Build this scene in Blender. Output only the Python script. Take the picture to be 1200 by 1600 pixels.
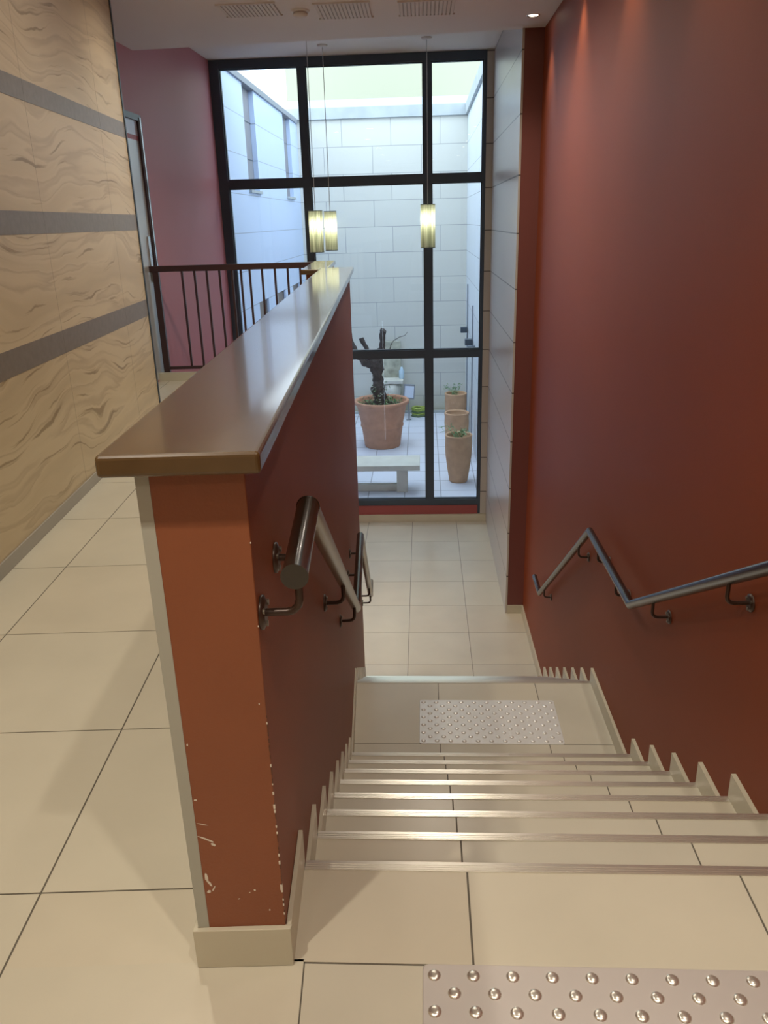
import bpy, bmesh, math, random
from mathutils import Vector, Matrix, noise
random.seed(7)
sc = bpy.context.scene
for o in list(bpy.data.objects): bpy.data.objects.remove(o)

# ------------------------------------------------------------------ camera
F_PX, PITCH, YAW, ROLL, H = 1232.7, .3531, -.0548, -.0281, 1.3756
def cam_axes():
    cy, sy, cp, sp = math.cos(YAW), math.sin(YAW), math.cos(PITCH), math.sin(PITCH)
    f = Vector((sy*cp, cy*cp, -sp)); r = Vector((cy, -sy, 0)); u = r.cross(f)
    c, s = math.cos(ROLL), math.sin(ROLL)
    return c*r+s*u, -s*r+c*u, f
cd = bpy.data.cameras.new('camera'); cam = bpy.data.objects.new('camera', cd)
sc.collection.objects.link(cam); sc.camera = cam
cr_, cu_, cf_ = cam_axes()
m = Matrix((( cr_.x, cu_.x, -cf_.x), (cr_.y, cu_.y, -cf_.y), (cr_.z, cu_.z, -cf_.z))).to_4x4()
m.translation = (0, 0, H); cam.matrix_world = m
cd.sensor_fit = 'VERTICAL'; cd.sensor_height = 24.0; cd.lens = F_PX/1600*24.0
cd.clip_start = .05; cd.clip_end = 200

# ------------------------------------------------------------------ world, exposure
sc.view_settings.view_transform = 'Standard'; sc.view_settings.look = 'None'
sc.view_settings.gamma = 1; sc.view_settings.use_curve_mapping = False
sc.view_settings.exposure = 0.0
wd = bpy.data.worlds.new('overcast'); sc.world = wd; wd.use_nodes = True
bg = wd.node_tree.nodes['Background']
bg.inputs['Color'].default_value = (.74, .88, 1.0, 1); bg.inputs['Strength'].default_value = 4.0

WARM = (1.0, .905, .76)
C = bpy.context.collection
def lamp(name, kind, loc, power, color, size=.05, rot=(0, 0, 0), spot=None, blend=.6, parent=None):
    ld = bpy.data.lights.new(name, kind); ld.energy = power; ld.color = color
    if kind == 'AREA': ld.shape = 'DISK'; ld.size = size
    else: ld.shadow_soft_size = size
    if kind == 'SPOT': ld.spot_size = spot; ld.spot_blend = blend
    o = bpy.data.objects.new(name, ld); C.objects.link(o); o.location = loc; o.rotation_euler = rot
    if parent: o.parent = parent
    return o
CEIL = 2.826
WALLWASH_Y = [7.04, 5.78, 4.48, 3.2, 1.9, .6, -.7]         # downlights close to the right wall
WALLWASH_W = 24
ROOM_LIGHTS = [(-.85, 6.05, 34), (.05, 6.0, 44), (-1.45, 5.6, 9), (-1.0, 4.2, 16), (-.9, 2.2, 24), (-.9, .3, 44), (-.9, -1.6, 14), (.35, .3, 26), (.25, -1.6, 14), (.1, 4.9, 14)]  # lower flight and far corridor end entries are added fill, kept out of view

# ------------------------------------------------------------------ frames: S = stairs, W = low wall, L = left floor tiles, P = panelled wall
ANG = dict(S=0., W=-.0537, L=-.0586, P=-.0803, R=-.005, N=-.0032)
def G(g, x, y, z=0.):
    a = ANG[g]; c, s = math.cos(a), math.sin(a)
    return Vector((c*x+s*y, -s*x+c*y, z))

# ------------------------------------------------------------------ materials
def mat(name, col, rough=.5, metal=0., spec=None, coat=0., bump=0., bscale=80., vary=0., vscale=2., trans=0.):
    m = bpy.data.materials.new(name); m.use_nodes = True
    nt = m.node_tree; b = nt.nodes['Principled BSDF']
    b.inputs['Base Color'].default_value = (*col, 1); b.inputs['Roughness'].default_value = rough
    b.inputs['Metallic'].default_value = metal
    if spec is not None: b.inputs['Specular IOR Level'].default_value = spec
    if coat: b.inputs['Coat Weight'].default_value = coat; b.inputs['Coat Roughness'].default_value = .08
    geo = nt.nodes.new('ShaderNodeNewGeometry')
    if vary:
        n = nt.nodes.new('ShaderNodeTexNoise'); n.inputs['Scale'].default_value = vscale; n.inputs['Detail'].default_value = 6
        nt.links.new(geo.outputs['Position'], n.inputs['Vector'])
        r = nt.nodes.new('ShaderNodeValToRGB')
        r.color_ramp.elements[0].position = .3; r.color_ramp.elements[1].position = .7
        r.color_ramp.elements[0].color = (*[c*(1-vary) for c in col], 1)
        r.color_ramp.elements[1].color = (*[min(1, c*(1+vary)) for c in col], 1)
        nt.links.new(n.outputs['Fac'], r.inputs['Fac']); nt.links.new(r.outputs['Color'], b.inputs['Base Color'])
    if bump:
        n2 = nt.nodes.new('ShaderNodeTexNoise'); n2.inputs['Scale'].default_value = bscale; n2.inputs['Detail'].default_value = 3
        nt.links.new(geo.outputs['Position'], n2.inputs['Vector'])
        bp = nt.nodes.new('ShaderNodeBump'); bp.inputs['Strength'].default_value = bump; bp.inputs['Distance'].default_value = .01
        nt.links.new(n2.outputs['Fac'], bp.inputs['Height']); nt.links.new(bp.outputs['Normal'], b.inputs['Normal'])
    return m
def masonry(name, col, mortar, bw, rh, off, ou, ov, axis, rough=.5, msize=.004, vary=.05, freq=2, dirt=None):
    """blocks with thin joints; u runs along x ('x'), y ('y') ; v is z ; or floor ('f'): u=x v=y"""
    m = mat(name, col, rough); nt = m.node_tree; b = nt.nodes['Principled BSDF']
    geo = nt.nodes.new('ShaderNodeNewGeometry'); sp = nt.nodes.new('ShaderNodeSeparateXYZ'); cb = nt.nodes.new('ShaderNodeCombineXYZ')
    nt.links.new(geo.outputs['Position'], sp.inputs[0])
    def sub(out, v, inp):
        n = nt.nodes.new('ShaderNodeMath'); n.operation = 'SUBTRACT'; n.inputs[1].default_value = v
        nt.links.new(out, n.inputs[0]); nt.links.new(n.outputs[0], inp)
    sub(sp.outputs['Y' if axis == 'y' else 'X'], ou, cb.inputs['X']); sub(sp.outputs['Y' if axis == 'f' else 'Z'], ov, cb.inputs['Y'])
    br = nt.nodes.new('ShaderNodeTexBrick'); br.offset = off; br.offset_frequency = freq; br.squash = 1
    br.inputs['Scale'].default_value = 1; br.inputs['Brick Width'].default_value = bw; br.inputs['Row Height'].default_value = rh
    br.inputs['Mortar Size'].default_value = msize; br.inputs['Mortar Smooth'].default_value = .1; br.inputs['Bias'].default_value = 0
    br.inputs['Color1'].default_value = (*[c*(1-vary) for c in col], 1); br.inputs['Color2'].default_value = (*[min(1, c*(1+vary)) for c in col], 1)
    br.inputs['Mortar'].default_value = (*mortar, 1)
    nt.links.new(cb.outputs[0], br.inputs['Vector'])
    out = br.outputs['Color']
    if dirt:        # mossy staining with a height of its own
        z0, z1, dc = dirt
        mr = nt.nodes.new('ShaderNodeMapRange'); mr.inputs[1].default_value = z1; mr.inputs[2].default_value = z0
        nt.links.new(sp.outputs['Z'], mr.inputs[0])
        ns = nt.nodes.new('ShaderNodeTexNoise'); ns.inputs['Scale'].default_value = 3; ns.inputs['Detail'].default_value = 5
        nt.links.new(geo.outputs['Position'], ns.inputs['Vector'])
        mu = nt.nodes.new('ShaderNodeMath'); mu.operation = 'MULTIPLY'; nt.links.new(mr.outputs[0], mu.inputs[0]); nt.links.new(ns.outputs['Fac'], mu.inputs[1])
        mx = nt.nodes.new('ShaderNodeMixRGB'); mx.inputs[2].default_value = (*dc, 1)
        nt.links.new(mu.outputs[0], mx.inputs[0]); nt.links.new(out, mx.inputs[1]); out = mx.outputs[0]
    nt.links.new(out, b.inputs['Base Color'])
    return m
def emis(name, col, st):
    m = bpy.data.materials.new(name); m.use_nodes = True; nt = m.node_tree
    nt.nodes.remove(nt.nodes['Principled BSDF']); e = nt.nodes.new('ShaderNodeEmission')
    e.inputs[0].default_value = (*col, 1); e.inputs[1].default_value = st
    nt.links.new(e.outputs[0], nt.nodes['Material Output'].inputs[0]); return m
def glass_mat():
    m = bpy.data.materials.new('window glass'); m.use_nodes = True; nt = m.node_tree
    nt.nodes.remove(nt.nodes['Principled BSDF'])
    t = nt.nodes.new('ShaderNodeBsdfTransparent'); t.inputs[0].default_value = (.93, .95, .95, 1)
    g = nt.nodes.new('ShaderNodeBsdfGlossy'); g.inputs['Roughness'].default_value = 0.0
    fr = nt.nodes.new('ShaderNodeFresnel'); fr.inputs[0].default_value = 1.5
    mx = nt.nodes.new('ShaderNodeMixShader')
    nt.links.new(fr.outputs[0], mx.inputs[0]); nt.links.new(t.outputs[0], mx.inputs[1]); nt.links.new(g.outputs[0], mx.inputs[2])
    nt.links.new(mx.outputs[0], nt.nodes['Material Output'].inputs[0]); return m
def travertine():
    m = mat('veined sandstone', (.52, .41, .26), .42); nt = m.node_tree; b = nt.nodes['Principled BSDF']; L = nt.links.new
    N = nt.nodes.new; geo = N('ShaderNodeNewGeometry')
    def nz(vec, sc_, scale, det, dist=0.):
        mp = N('ShaderNodeMapping'); mp.inputs['Scale'].default_value = sc_; L(vec, mp.inputs['Vector'])
        n = N('ShaderNodeTexNoise'); n.inputs['Scale'].default_value = scale; n.inputs['Detail'].default_value = det; n.inputs['Distortion'].default_value = dist
        L(mp.outputs[0], n.inputs['Vector']); return n.outputs['Fac']
    w1 = nz(geo.outputs['Position'], (1, .62, 1.0), 1.4, 2)
    w2 = nz(geo.outputs['Position'], (1, 1.0, 1.3), 7., 2)
    cb = N('ShaderNodeCombineXYZ')
    def ma(op, a, v):
        n = N('ShaderNodeMath'); n.operation = op; L(a, n.inputs[0])
        if isinstance(v, float): n.inputs[1].default_value = v
        else: L(v, n.inputs[1])
        return n.outputs[0]
    L(ma('ADD', ma('MULTIPLY', w1, .50), ma('MULTIPLY', w2, .030)), cb.inputs['Z'])
    va = N('ShaderNodeVectorMath'); va.operation = 'ADD'; L(geo.outputs['Position'], va.inputs[0]); L(cb.outputs[0], va.inputs[1])
    broad = nz(va.outputs[0], (.5, .42, 6.5), 1.1, 3)
    fine = nz(va.outputs[0], (1, .95, 24.), 1.5, 2)
    def ramp(fac, pts):
        r = N('ShaderNodeValToRGB'); e = r.color_ramp.elements; e[0].position, e[0].color = pts[0][0], (*pts[0][1], 1); e[1].position, e[1].color = pts[-1][0], (*pts[-1][1], 1)
        for p, c in pts[1:-1]: x = r.color_ramp.elements.new(p); x.color = (*c, 1)
        L(fac, r.inputs['Fac']); return r.outputs['Color']
    cq = lambda c: (c[0]*.93, c[1]*.90, c[2]*.86)
    ca = ramp(broad, [(.30, cq((.52, .42, .28))), (.43, cq((.58, .47, .31))), (.50, cq((.62, .51, .345))), (.525, cq((.50, .395, .26))), (.585, cq((.62, .51, .345))), (.75, cq((.65, .54, .37)))])
    cf = ramp(fine, [(.30, (.55, .50, .44)), (.345, (.84, .81, .77)), (.38, (1, 1, 1)), (.8, (1.0, 1.0, 1.0))])
    mx = N('ShaderNodeMixRGB'); mx.blend_type = 'MULTIPLY'; mx.inputs[0].default_value = 1; L(ca, mx.inputs[1]); L(cf, mx.inputs[2]); L(mx.outputs[0], b.inputs['Base Color'])
    return m
def brushed(name, col, rough, axis):
    m = mat(name, col, rough, metal=1.); nt = m.node_tree; b = nt.nodes['Principled BSDF']
    geo = nt.nodes.new('ShaderNodeNewGeometry'); mp = nt.nodes.new('ShaderNodeMapping'); mp.inputs['Scale'].default_value = axis
    nt.links.new(geo.outputs['Position'], mp.inputs['Vector'])
    n = nt.nodes.new('ShaderNodeTexNoise'); n.inputs['Scale'].default_value = 1; n.inputs['Detail'].default_value = 4
    nt.links.new(mp.outputs[0], n.inputs['Vector'])
    mr = nt.nodes.new('ShaderNodeMapRange'); mr.inputs[3].default_value = rough*.7; mr.inputs[4].default_value = rough*1.5
    nt.links.new(n.outputs['Fac'], mr.inputs[0]); nt.links.new(mr.outputs[0], b.inputs['Roughness'])
    return m

M = {}
M['tile'] = mat('cream floor tile', (.60, .56, .45), .30, vary=.05, vscale=2.5, bump=.02, bscale=30)
M['tile2'] = mat('cream floor tile warmer', (.60, .55, .435), .30, vary=.06, vscale=2.2, bump=.02, bscale=30)
M['tile3'] = mat('cream floor tile greyer', (.585, .55, .45), .30, vary=.06, vscale=2.2, bump=.02, bscale=30)
M['grout'] = mat('dark grout', (.13, .115, .09), .9)
M['skirt'] = mat('skirting tile', (.56, .52, .40), .35, vary=.06, vscale=3)
M['red_r'] = mat('brick red satin paint', (.25, .057, .019), .54, spec=.25, vary=.04, vscale=1.5, bump=.06, bscale=260)
M['red_l'] = mat('red paint left', (.52, .18, .205), .5, bump=.08, bscale=220)
M['red_p'] = mat('dark red paint', (.17, .05, .04), .5, bump=.08, bscale=220)
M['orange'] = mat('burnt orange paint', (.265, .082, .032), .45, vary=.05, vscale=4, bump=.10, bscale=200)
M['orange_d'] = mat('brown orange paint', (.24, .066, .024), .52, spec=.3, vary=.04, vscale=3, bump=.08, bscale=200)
M['greystrip'] = mat('pale grey green paint', (.42, .42, .36), .55)
M['white'] = mat('white paint', (.70, .70, .70), .6)
M['ceil'] = mat('ceiling paint', (.76, .75, .75), .8)
M['wood'] = mat('varnished brown wood', (.098, .055, .020), .27, spec=.35, vary=.10, vscale=14, coat=.55)
M['chip'] = mat('bare plaster', (.75, .68, .58), .8)
M['crack'] = mat('dark crack', (.10, .05, .03), .8)
M['dark'] = mat('anthracite aluminium', (.045, .065, .09), .40)
M['maroon'] = mat('dark maroon metal', (.045, .022, .024), .35)
M['steel'] = mat('tube steel', (.18, .17, .16), .26, metal=1.)
M['brown_tube'] = mat('brown lacquered tube', (.024, .016, .010), .26, coat=.3)
M['olive_tube'] = mat('satin grey brown tube', (.30, .27, .21), .30, metal=.6)
M['bracket'] = mat('dark bracket', (.055, .030, .020), .35, metal=.3)
M['screw'] = mat('screw heads', (.25, .22, .18), .3, metal=.8)
M['alu'] = mat('aluminium nosing', (.80, .77, .70), .30, metal=.9)
M['plate'] = mat('steel plate', (.66, .62, .59), .40, metal=.45)
M['plate_l'] = mat('steel plate pale', (.76, .76, .74), .42, metal=.35)
M['stud'] = mat('steel studs', (.78, .75, .68), .26, metal=.8)
M['stud_l'] = mat('pale studs', (.78, .77, .74), .38, metal=.4)
M['trav'] = travertine()
M['band'] = mat('grey brown band', (.20, .165, .14), .40, vary=.1, vscale=30)
M['pskirt'] = mat('grey skirting', (.36, .33, .29), .4, vary=.05)
M['stone_in'] = masonry('polished stone', (.56, .55, .52), (.10, .09, .08), 60, .477, 0, -20, 2.672-.477*20, 'y', .30, .006, .03)
M['stone_edge'] = masonry('stone edge', (.48, .445, .39), (.10, .09, .08), 60, .477, 0, -20, 2.672-.477*20, 'x', .4, .006, .03)
M['court_far'] = masonry('court far wall', (.63, .63, .58), (.34, .35, .35), .95, .49, .38, -1.537-9.5, 3.234-.49*20, 'x', .6, .006, .02, 2, (-2.53, -1.9, (.30, .27, .14)))
M['court_left'] = masonry('court left wall', (.56, .68, .92), (.28, .34, .46), 40, .49, 0, -20, 3.234-.49*20, 'y', .35, .005, .02)  # blue cast of sky light and camera is mixed into the base colour
M['court_right'] = masonry('court right wall', (.68, .72, .74), (.33, .35, .36), 40, .49, 0, -20, 3.234-.49*20, 'y', .5, .005, .02)
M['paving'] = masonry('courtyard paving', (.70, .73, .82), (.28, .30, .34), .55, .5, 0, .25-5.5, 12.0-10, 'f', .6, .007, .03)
M['cope'] = mat('coping stone', (.42, .46, .48), .7, vary=.1, vscale=3)
M['copeg'] = mat('grey flashing', (.25, .27, .31), .5)
M['yellow'] = mat('pale yellow render', (.37, .37, .28), .8)
M['slit'] = mat('grey window recess', (.25, .25, .28), .5)
M['slitb'] = mat('brown window', (.16, .12, .10), .3)
M['terra'] = mat('terracotta', (.52, .27, .17), .8, vary=.12, vscale=7, bump=.1, bscale=60)
M['terra2'] = mat('pale terracotta', (.56, .34, .20), .8, vary=.13, vscale=7, bump=.1, bscale=60)
M['soil'] = mat('soil', (.05, .035, .025), .95, bump=.5, bscale=40)
M['bark'] = mat('bark', (.055, .045, .042), .9, vary=.4, vscale=25, bump=1., bscale=40)
M['leaf'] = mat('leaves', (.13, .29, .12), .5, vary=.4, vscale=20)
M['leaf2'] = mat('pale leaves', (.25, .36, .17), .5, vary=.35, vscale=20)
M['leafw'] = mat('silver leaves', (.45, .55, .45), .5)
M['bench'] = mat('cast stone', (.66, .65, .58), .7, vary=.07, vscale=6)
M['moss'] = mat('mossy stone', (.46, .46, .37), .8, vary=.3, vscale=7)
M['blue'] = mat('pale blue plastic', (.55, .72, .85), .4)
M['lampglass'] = mat('white lamp glass', (.65, .72, .85), .15)
M['hose'] = mat('yellow green hose', (.38, .48, .10), .45, vary=.4, vscale=30)
M['hosed'] = mat('dark green hose', (.10, .16, .07), .45)
M['glass'] = glass_mat()
M['bulb'] = emis('bulb', (1., .97, .85), 20)
M['spotglow'] = emis('downlight lens', (1., .80, .55), 14)
M['chrome'] = mat('chrome ring', (.6, .6, .6), .2, metal=1.)
M['vent'] = mat('vent paint', (.70, .69, .68), .7)
M['ventd'] = mat('vent gap', (.52, .51, .51), .9)
M['wire'] = mat('cord', (.55, .58, .60), .4)
M['door_leaf'] = mat('pale metal door', (.60, .60, .58), .3, metal=.3)
def shade_mat():
    m = bpy.data.materials.new('pleated shade'); m.use_nodes = True; nt = m.node_tree; L = nt.links.new
    nt.nodes.remove(nt.nodes['Principled BSDF'])
    tc = nt.nodes.new('ShaderNodeTexCoord'); mp = nt.nodes.new('ShaderNodeMapping'); mp.inputs['Scale'].default_value = (115, 115, 1.2)
    n = nt.nodes.new('ShaderNodeTexNoise'); n.inputs['Scale'].default_value = 1; n.inputs['Detail'].default_value = 2
    L(tc.outputs['Object'], mp.inputs[0]); L(mp.outputs[0], n.inputs['Vector'])
    r = nt.nodes.new('ShaderNodeValToRGB'); r.color_ramp.elements[0].position = .35; r.color_ramp.elements[0].color = (.25, .27, .17, 1)
    r.color_ramp.elements[1].position = .65; r.color_ramp.elements[1].color = (.70, .72, .54, 1); L(n.outputs['Fac'], r.inputs[0])
    d = nt.nodes.new('ShaderNodeBsdfDiffuse'); t = nt.nodes.new('ShaderNodeBsdfTranslucent'); mx = nt.nodes.new('ShaderNodeMixShader'); mx.inputs[0].default_value = .5
    L(r.outputs[0], d.inputs[0]); L(r.outputs[0], t.inputs[0]); L(d.outputs[0], mx.inputs[1]); L(t.outputs[0], mx.inputs[2])
    L(mx.outputs[0], nt.nodes['Material Output'].inputs[0]); return m
M['shade'] = shade_mat()

# ------------------------------------------------------------------ mesh helpers
class MB:
    def __init__(s): s.v = []; s.f = []; s.mi = []; s.sm = []
    def add(s, vs, fs, mi=0, smooth=False):
        o = len(s.v); s.v += [Vector(v) for v in vs]
        for f in fs: s.f.append([i+o for i in f]); s.mi.append(mi); s.sm.append(smooth)
        return s
    def prism(s, poly, z0, z1, g='S', mi=0):            # poly: xy list (ccw), in frame g
        n = len(poly); a = [G(g, x, y, z0) for x, y in poly]; b = [G(g, x, y, z1) for x, y in poly]
        return s.add(a+b, [list(range(n))[::-1], list(range(n, 2*n))]+[[i, (i+1) % n, n+(i+1) % n, n+i] for i in range(n)], mi)
    def box(s, x0, x1, y0, y1, z0, z1, g='S', mi=0): return s.prism([(x0, y0), (x1, y0), (x1, y1), (x0, y1)], z0, z1, g, mi)
    def lathe(s, prof, c=(0, 0, 0), n=32, mi=0, smooth=True):
        vs = []; fs = []; k = len(prof)
        for i in range(n):
            a = 2*math.pi*i/n
            for r, z in prof: vs.append((c[0]+r*math.cos(a), c[1]+r*math.sin(a), c[2]+z))
        for i in range(n):
            for j in range(k-1):
                a, b = i*k+j, ((i+1) % n)*k+j; fs.append([a, b, b+1, a+1])
        return s.add(vs, fs, mi, smooth)
    def sweep(s, pts, r, n=16, mi=0, caps=True, smooth=True, rads=None, lump=0.):
        pts = [Vector(p) for p in pts]; dirs = [(pts[i+1]-pts[i]).normalized() for i in range(len(pts)-1)]
        d0 = dirs[0]; up = Vector((0, 0, 1)) if abs(d0.z) < .9 else Vector((1, 0, 0)); a = d0.cross(up).normalized(); b = a.cross(d0)
        ring = [a*math.cos(2*math.pi*i/n)+b*math.sin(2*math.pi*i/n) for i in range(n)]
        vs = []; R = rads or [r]*len(pts); cur = ring
        for k, p in enumerate(pts):
            if 0 < k < len(pts)-1:
                nn = (dirs[k-1]+dirs[k]).normalized(); dd = dirs[k-1]
                w = [c-dd*(c.dot(nn)/dd.dot(nn)) for c in cur]
            elif k == 0: w = cur
            else: w = cur
            for c in w:
                q = p+c*R[k]
                if lump: q = q+c*R[k]*lump*(noise.noise(q*9)+.8*noise.noise(q*34))
                vs.append(q)
            if 0 < k < len(pts)-1:      # frame for the next segment
                q = dirs[k-1].rotation_difference(dirs[k]); cur = [q @ c for c in cur]
        fs = []
        for k in range(len(pts)-1):
            for i in range(n): fs.append([k*n+i, k*n+(i+1) % n, (k+1)*n+(i+1) % n, (k+1)*n+i])
        s.add(vs, fs, mi, smooth)
        if caps:
            s.add(vs[:n], [list(range(n))[::-1]], mi); s.add(vs[-n:], [list(range(n))], mi)
        return s
    def leaf(s, p, sz, mi=0):
        a = Vector((random.gauss(0, 1), random.gauss(0, 1), random.gauss(0, .6))).normalized(); b = a.cross(Vector((random.random(), random.random(), 1))).normalized()
        p = Vector(p); c = a.cross(b)*.15
        return s.add([p, p+a*sz*.5+b*sz*.25+c*sz, p+a*sz, p+a*sz*.5-b*sz*.25+c*sz], [[0, 1, 2, 3]], mi)
    def build(s, name, mats, parent=None, base=None, bevel=0, loc=None, rz=0.):
        base = Vector(base) if base is not None else Vector((0, 0, 0))
        me = bpy.data.meshes.new(name); me.from_pydata([v-base for v in s.v], [], s.f)
        if not isinstance(mats, (list, tuple)): mats = [mats]
        for m_ in mats: me.materials.append(m_)
        for p, i, sm in zip(me.polygons, s.mi, s.sm): p.material_index = i; p.use_smooth = sm
        bm = bmesh.new(); bm.from_mesh(me); bmesh.ops.recalc_face_normals(bm, faces=bm.faces)
        if bevel:
            bmesh.ops.remove_doubles(bm, verts=bm.verts, dist=1e-5)
            ed = [e for e in bm.edges if len(e.link_faces) == 2 and e.calc_face_angle() > .5]
            bmesh.ops.bevel(bm, geom=ed, offset=bevel, segments=3, profile=.5, affect='EDGES', clamp_overlap=True)
        bm.to_mesh(me); bm.free(); me.update()
        o = bpy.data.objects.new(name, me); C.objects.link(o)
        if parent: o.parent = parent
        else: o.location = base
        if loc is not None: o.location = loc
        o.rotation_euler.z = rz
        return o
def tag(o, label=None, cat=None, group=None, kind=None):
    if label: o['label'] = label
    if cat: o['category'] = cat
    if group: o['group'] = group
    if kind: o['kind'] = kind
    return o
def thing(name, label, cat, loc=(0, 0, 0), rz=0., group=None, kind=None):
    o = bpy.data.objects.new(name, None); C.objects.link(o); o.location = loc; o.rotation_euler.z = rz; o.empty_display_size = .1
    return tag(o, label, cat, group, kind)
def struct(o, label, cat): return tag(o, label, cat, None, 'structure')
def copy_tree(o, parent=None):
    c = o.copy(); C.objects.link(c)
    if parent: c.parent = parent
    for ch in [x for x in kids.get(o.name, [])]:
        copy_tree(ch, c)
    return c
kids = {}
def reg(root):
    for o in bpy.data.objects:
        if o.parent is not None:
            kids.setdefault(o.parent.name, [])
            if o not in kids[o.parent.name]: kids[o.parent.name].append(o)
def clip(poly, a, b):                                    # keep the left side of a->b
    out = []
    side = lambda p: (b[0]-a[0])*(p[1]-a[1])-(b[1]-a[1])*(p[0]-a[0])
    for i in range(len(poly)):
        p, q = poly[i], poly[(i+1) % len(poly)]; sp, sq = side(p), side(q)
        if sp >= 0: out.append(p)
        if (sp > 0 > sq) or (sp < 0 < sq):
            t = sp/(sp-sq); out.append((p[0]+t*(q[0]-p[0]), p[1]+t*(q[1]-p[1])))
    return out
def tiles(mb, region, g, xs_of_row, ys, ztop, gap=.0045, th=.0016):
    """region: ccw world polygon. xs_of_row(r) -> joint positions; ys: row boundaries in frame g"""
    for r in range(len(ys)-1):
        xs = xs_of_row(r)
        for i in range(len(xs)-1):
            q = [(xs[i]+gap/2, ys[r]+gap/2), (xs[i+1]-gap/2, ys[r]+gap/2), (xs[i+1]-gap/2, ys[r+1]-gap/2), (xs[i]+gap/2, ys[r+1]-gap/2)]
            q = [tuple(G(g, *p)[:2]) for p in q]
            for k in range(len(region)):
                q = clip(q, region[k], region[(k+1) % len(region)])
                if len(q) < 3: break
            if len(q) < 3: continue
            mi = random.choice([1, 1, 2, 3])
            n = len(q); mb.add([(x, y, ztop) for x, y in q]+[(x, y, ztop-th) for x, y in q],
                   [list(range(n))]+[[i2, n+i2, n+(i2+1) % n, (i2+1) % n] for i2 in range(n)], mi)
TM = [M['grout'], M['tile'], M['tile2'], M['tile3']]
xy = lambda g, x, y: tuple(G(g, x, y)[:2])
rng = lambda a, st, n0, n1: [a+st*i for i in range(n0, n1)]

# ------------------------------------------------------------------ stairs geometry numbers
r_, g_, N0, YL, HS = .1684, .2779, 1.4096, 4.2953, .0957
NY = [N0+j*g_ for j in range(8)]                        # front edges of level 0..7
SY = [YL+j*g_ for j in range(7)]                        # front edges of level 8..14
ZF = -15*r_                                              # lower floor
ZLAND = -8*r_
wy = lambda Y, x=-.21: (Y+math.sin(ANG['W'])*x)/math.cos(ANG['W'])      # W-frame y for a world y near the low wall
def wx(Y, x=-.215): return G('W', x, wy(Y, x)).x
def rx(Y, x=1.056): return G('R', x, Y).x

# ------------------------------------------------------------------ floors
mb = MB()
regA = [xy('P', -1.56, -3), xy('L', -.178, -3), xy('L', -.178, 1.17), xy('P', -1.56, 1.3)]
regA[3] = xy('L', -1.63, 1.17)
regB = [xy('L', -1.66, 1.17), xy('L', -.30, 1.17), xy('L', -.42, 7.53), xy('L', -2.3, 7.53), xy('L', -2.3, 6.3), xy('L', -1.72, 6.0)]
regB1 = [xy('L', -1.75, 1.17), xy('L', -.30, 1.17), xy('L', -.42, 7.53), xy('L', -1.75, 7.53)]
regB2 = [xy('L', -2.12, 5.9), xy('L', -1.75, 5.9), xy('L', -1.75, 7.53), xy('L', -2.12, 7.53)]
gx = lambda r: rng(-.778, .6, -4, 4)
gy = rng(1.3578, .6, -8, 12)
for reg_ in ([xy('L', -1.75, -3), xy('L', -.178, -3), xy('L', -.178, 1.17), xy('L', -1.75, 1.17)], regB1, regB2):
    tiles(mb, reg_, 'L', gx, gy, 0.)
for x0, x1, y0, y1 in [(-1.75, -.178, -3, 1.17), (-1.75, -.33, 1.17, 7.53), (-2.12, -1.75, 5.9, 7.53)]:
    mb.box(x0, x1, y0, y1, -.25, -.0012, 'L')
regS = [xy('L', -.178, -3), (1.05, -3), (1.05, N0-.022), (xy('L', -.178, N0)[0], N0-.022)]
yrow = [1.1496+.6*i for i in range(-7, 1)]+[N0+.2]
regS1 = [xy('L', -.178, -3), (1.05, -3), (1.05, 1.1496), (xy('L', -.178, 1.15)[0], 1.1496)]
regS2 = [(wx(1.15, -.212), 1.1496), (1.05, 1.1496), (1.05, N0-.022), (wx(N0, -.2135), N0-.022)]
tiles(mb, regS1, 'S', lambda r: rng(.0879-.345, .6, -4, 5), yrow[:-1], 0.)
tiles(mb, regS2, 'S', lambda r: rng(.0879, .6, -4, 5), yrow[-2:], 0.)
for q in (regS1, regS2[:2]+[(1.05, N0), (wx(N0, -.2135), N0)]): mb.prism(q, -.168, -.0012)
struct(mb.build('floor', TM), 'cream tiled upper floor around the low orange wall at the head of the stairs', 'floor')
mb = MB()
land = [(wx(NY[7]), NY[7]), (rx(NY[7]), NY[7]), (rx(YL), YL-.022), (wx(YL), YL-.022)]
tiles(mb, land, 'S', lambda r: rng(.0744, .6, -3, 4), [3.06, 3.6617, 4.2617+.2], ZLAND)
mb.add([(*p, z) for z in (ZLAND-.168, ZLAND-.0012) for p in land[:2]+[(rx(YL), YL), (wx(YL), YL)]], [[3, 2, 1, 0], [4, 5, 6, 7], [0, 1, 5, 4], [1, 2, 6, 5], [2, 3, 7, 6], [3, 0, 4, 7]], 0)
struct(mb.build('floor', TM), 'cream tiled half landing carrying the far studded metal plate', 'floor')
mb = MB()
low = [(-2.5, SY[6]), (1.04, SY[6]), (1.04, 10.2), (-2.5, 10.2)]
tiles(mb, low, 'S', lambda r: rng(-.168, .6, -5, 4), rng(9.4451, .6, -7, 3), ZF)
mb.box(-2.5, 1.04, SY[6]-.01, 10.2, ZF-.2, ZF-.0012)
struct(mb.build('floor', TM), 'pale tiled lower floor in front of the tall window', 'floor')

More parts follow.
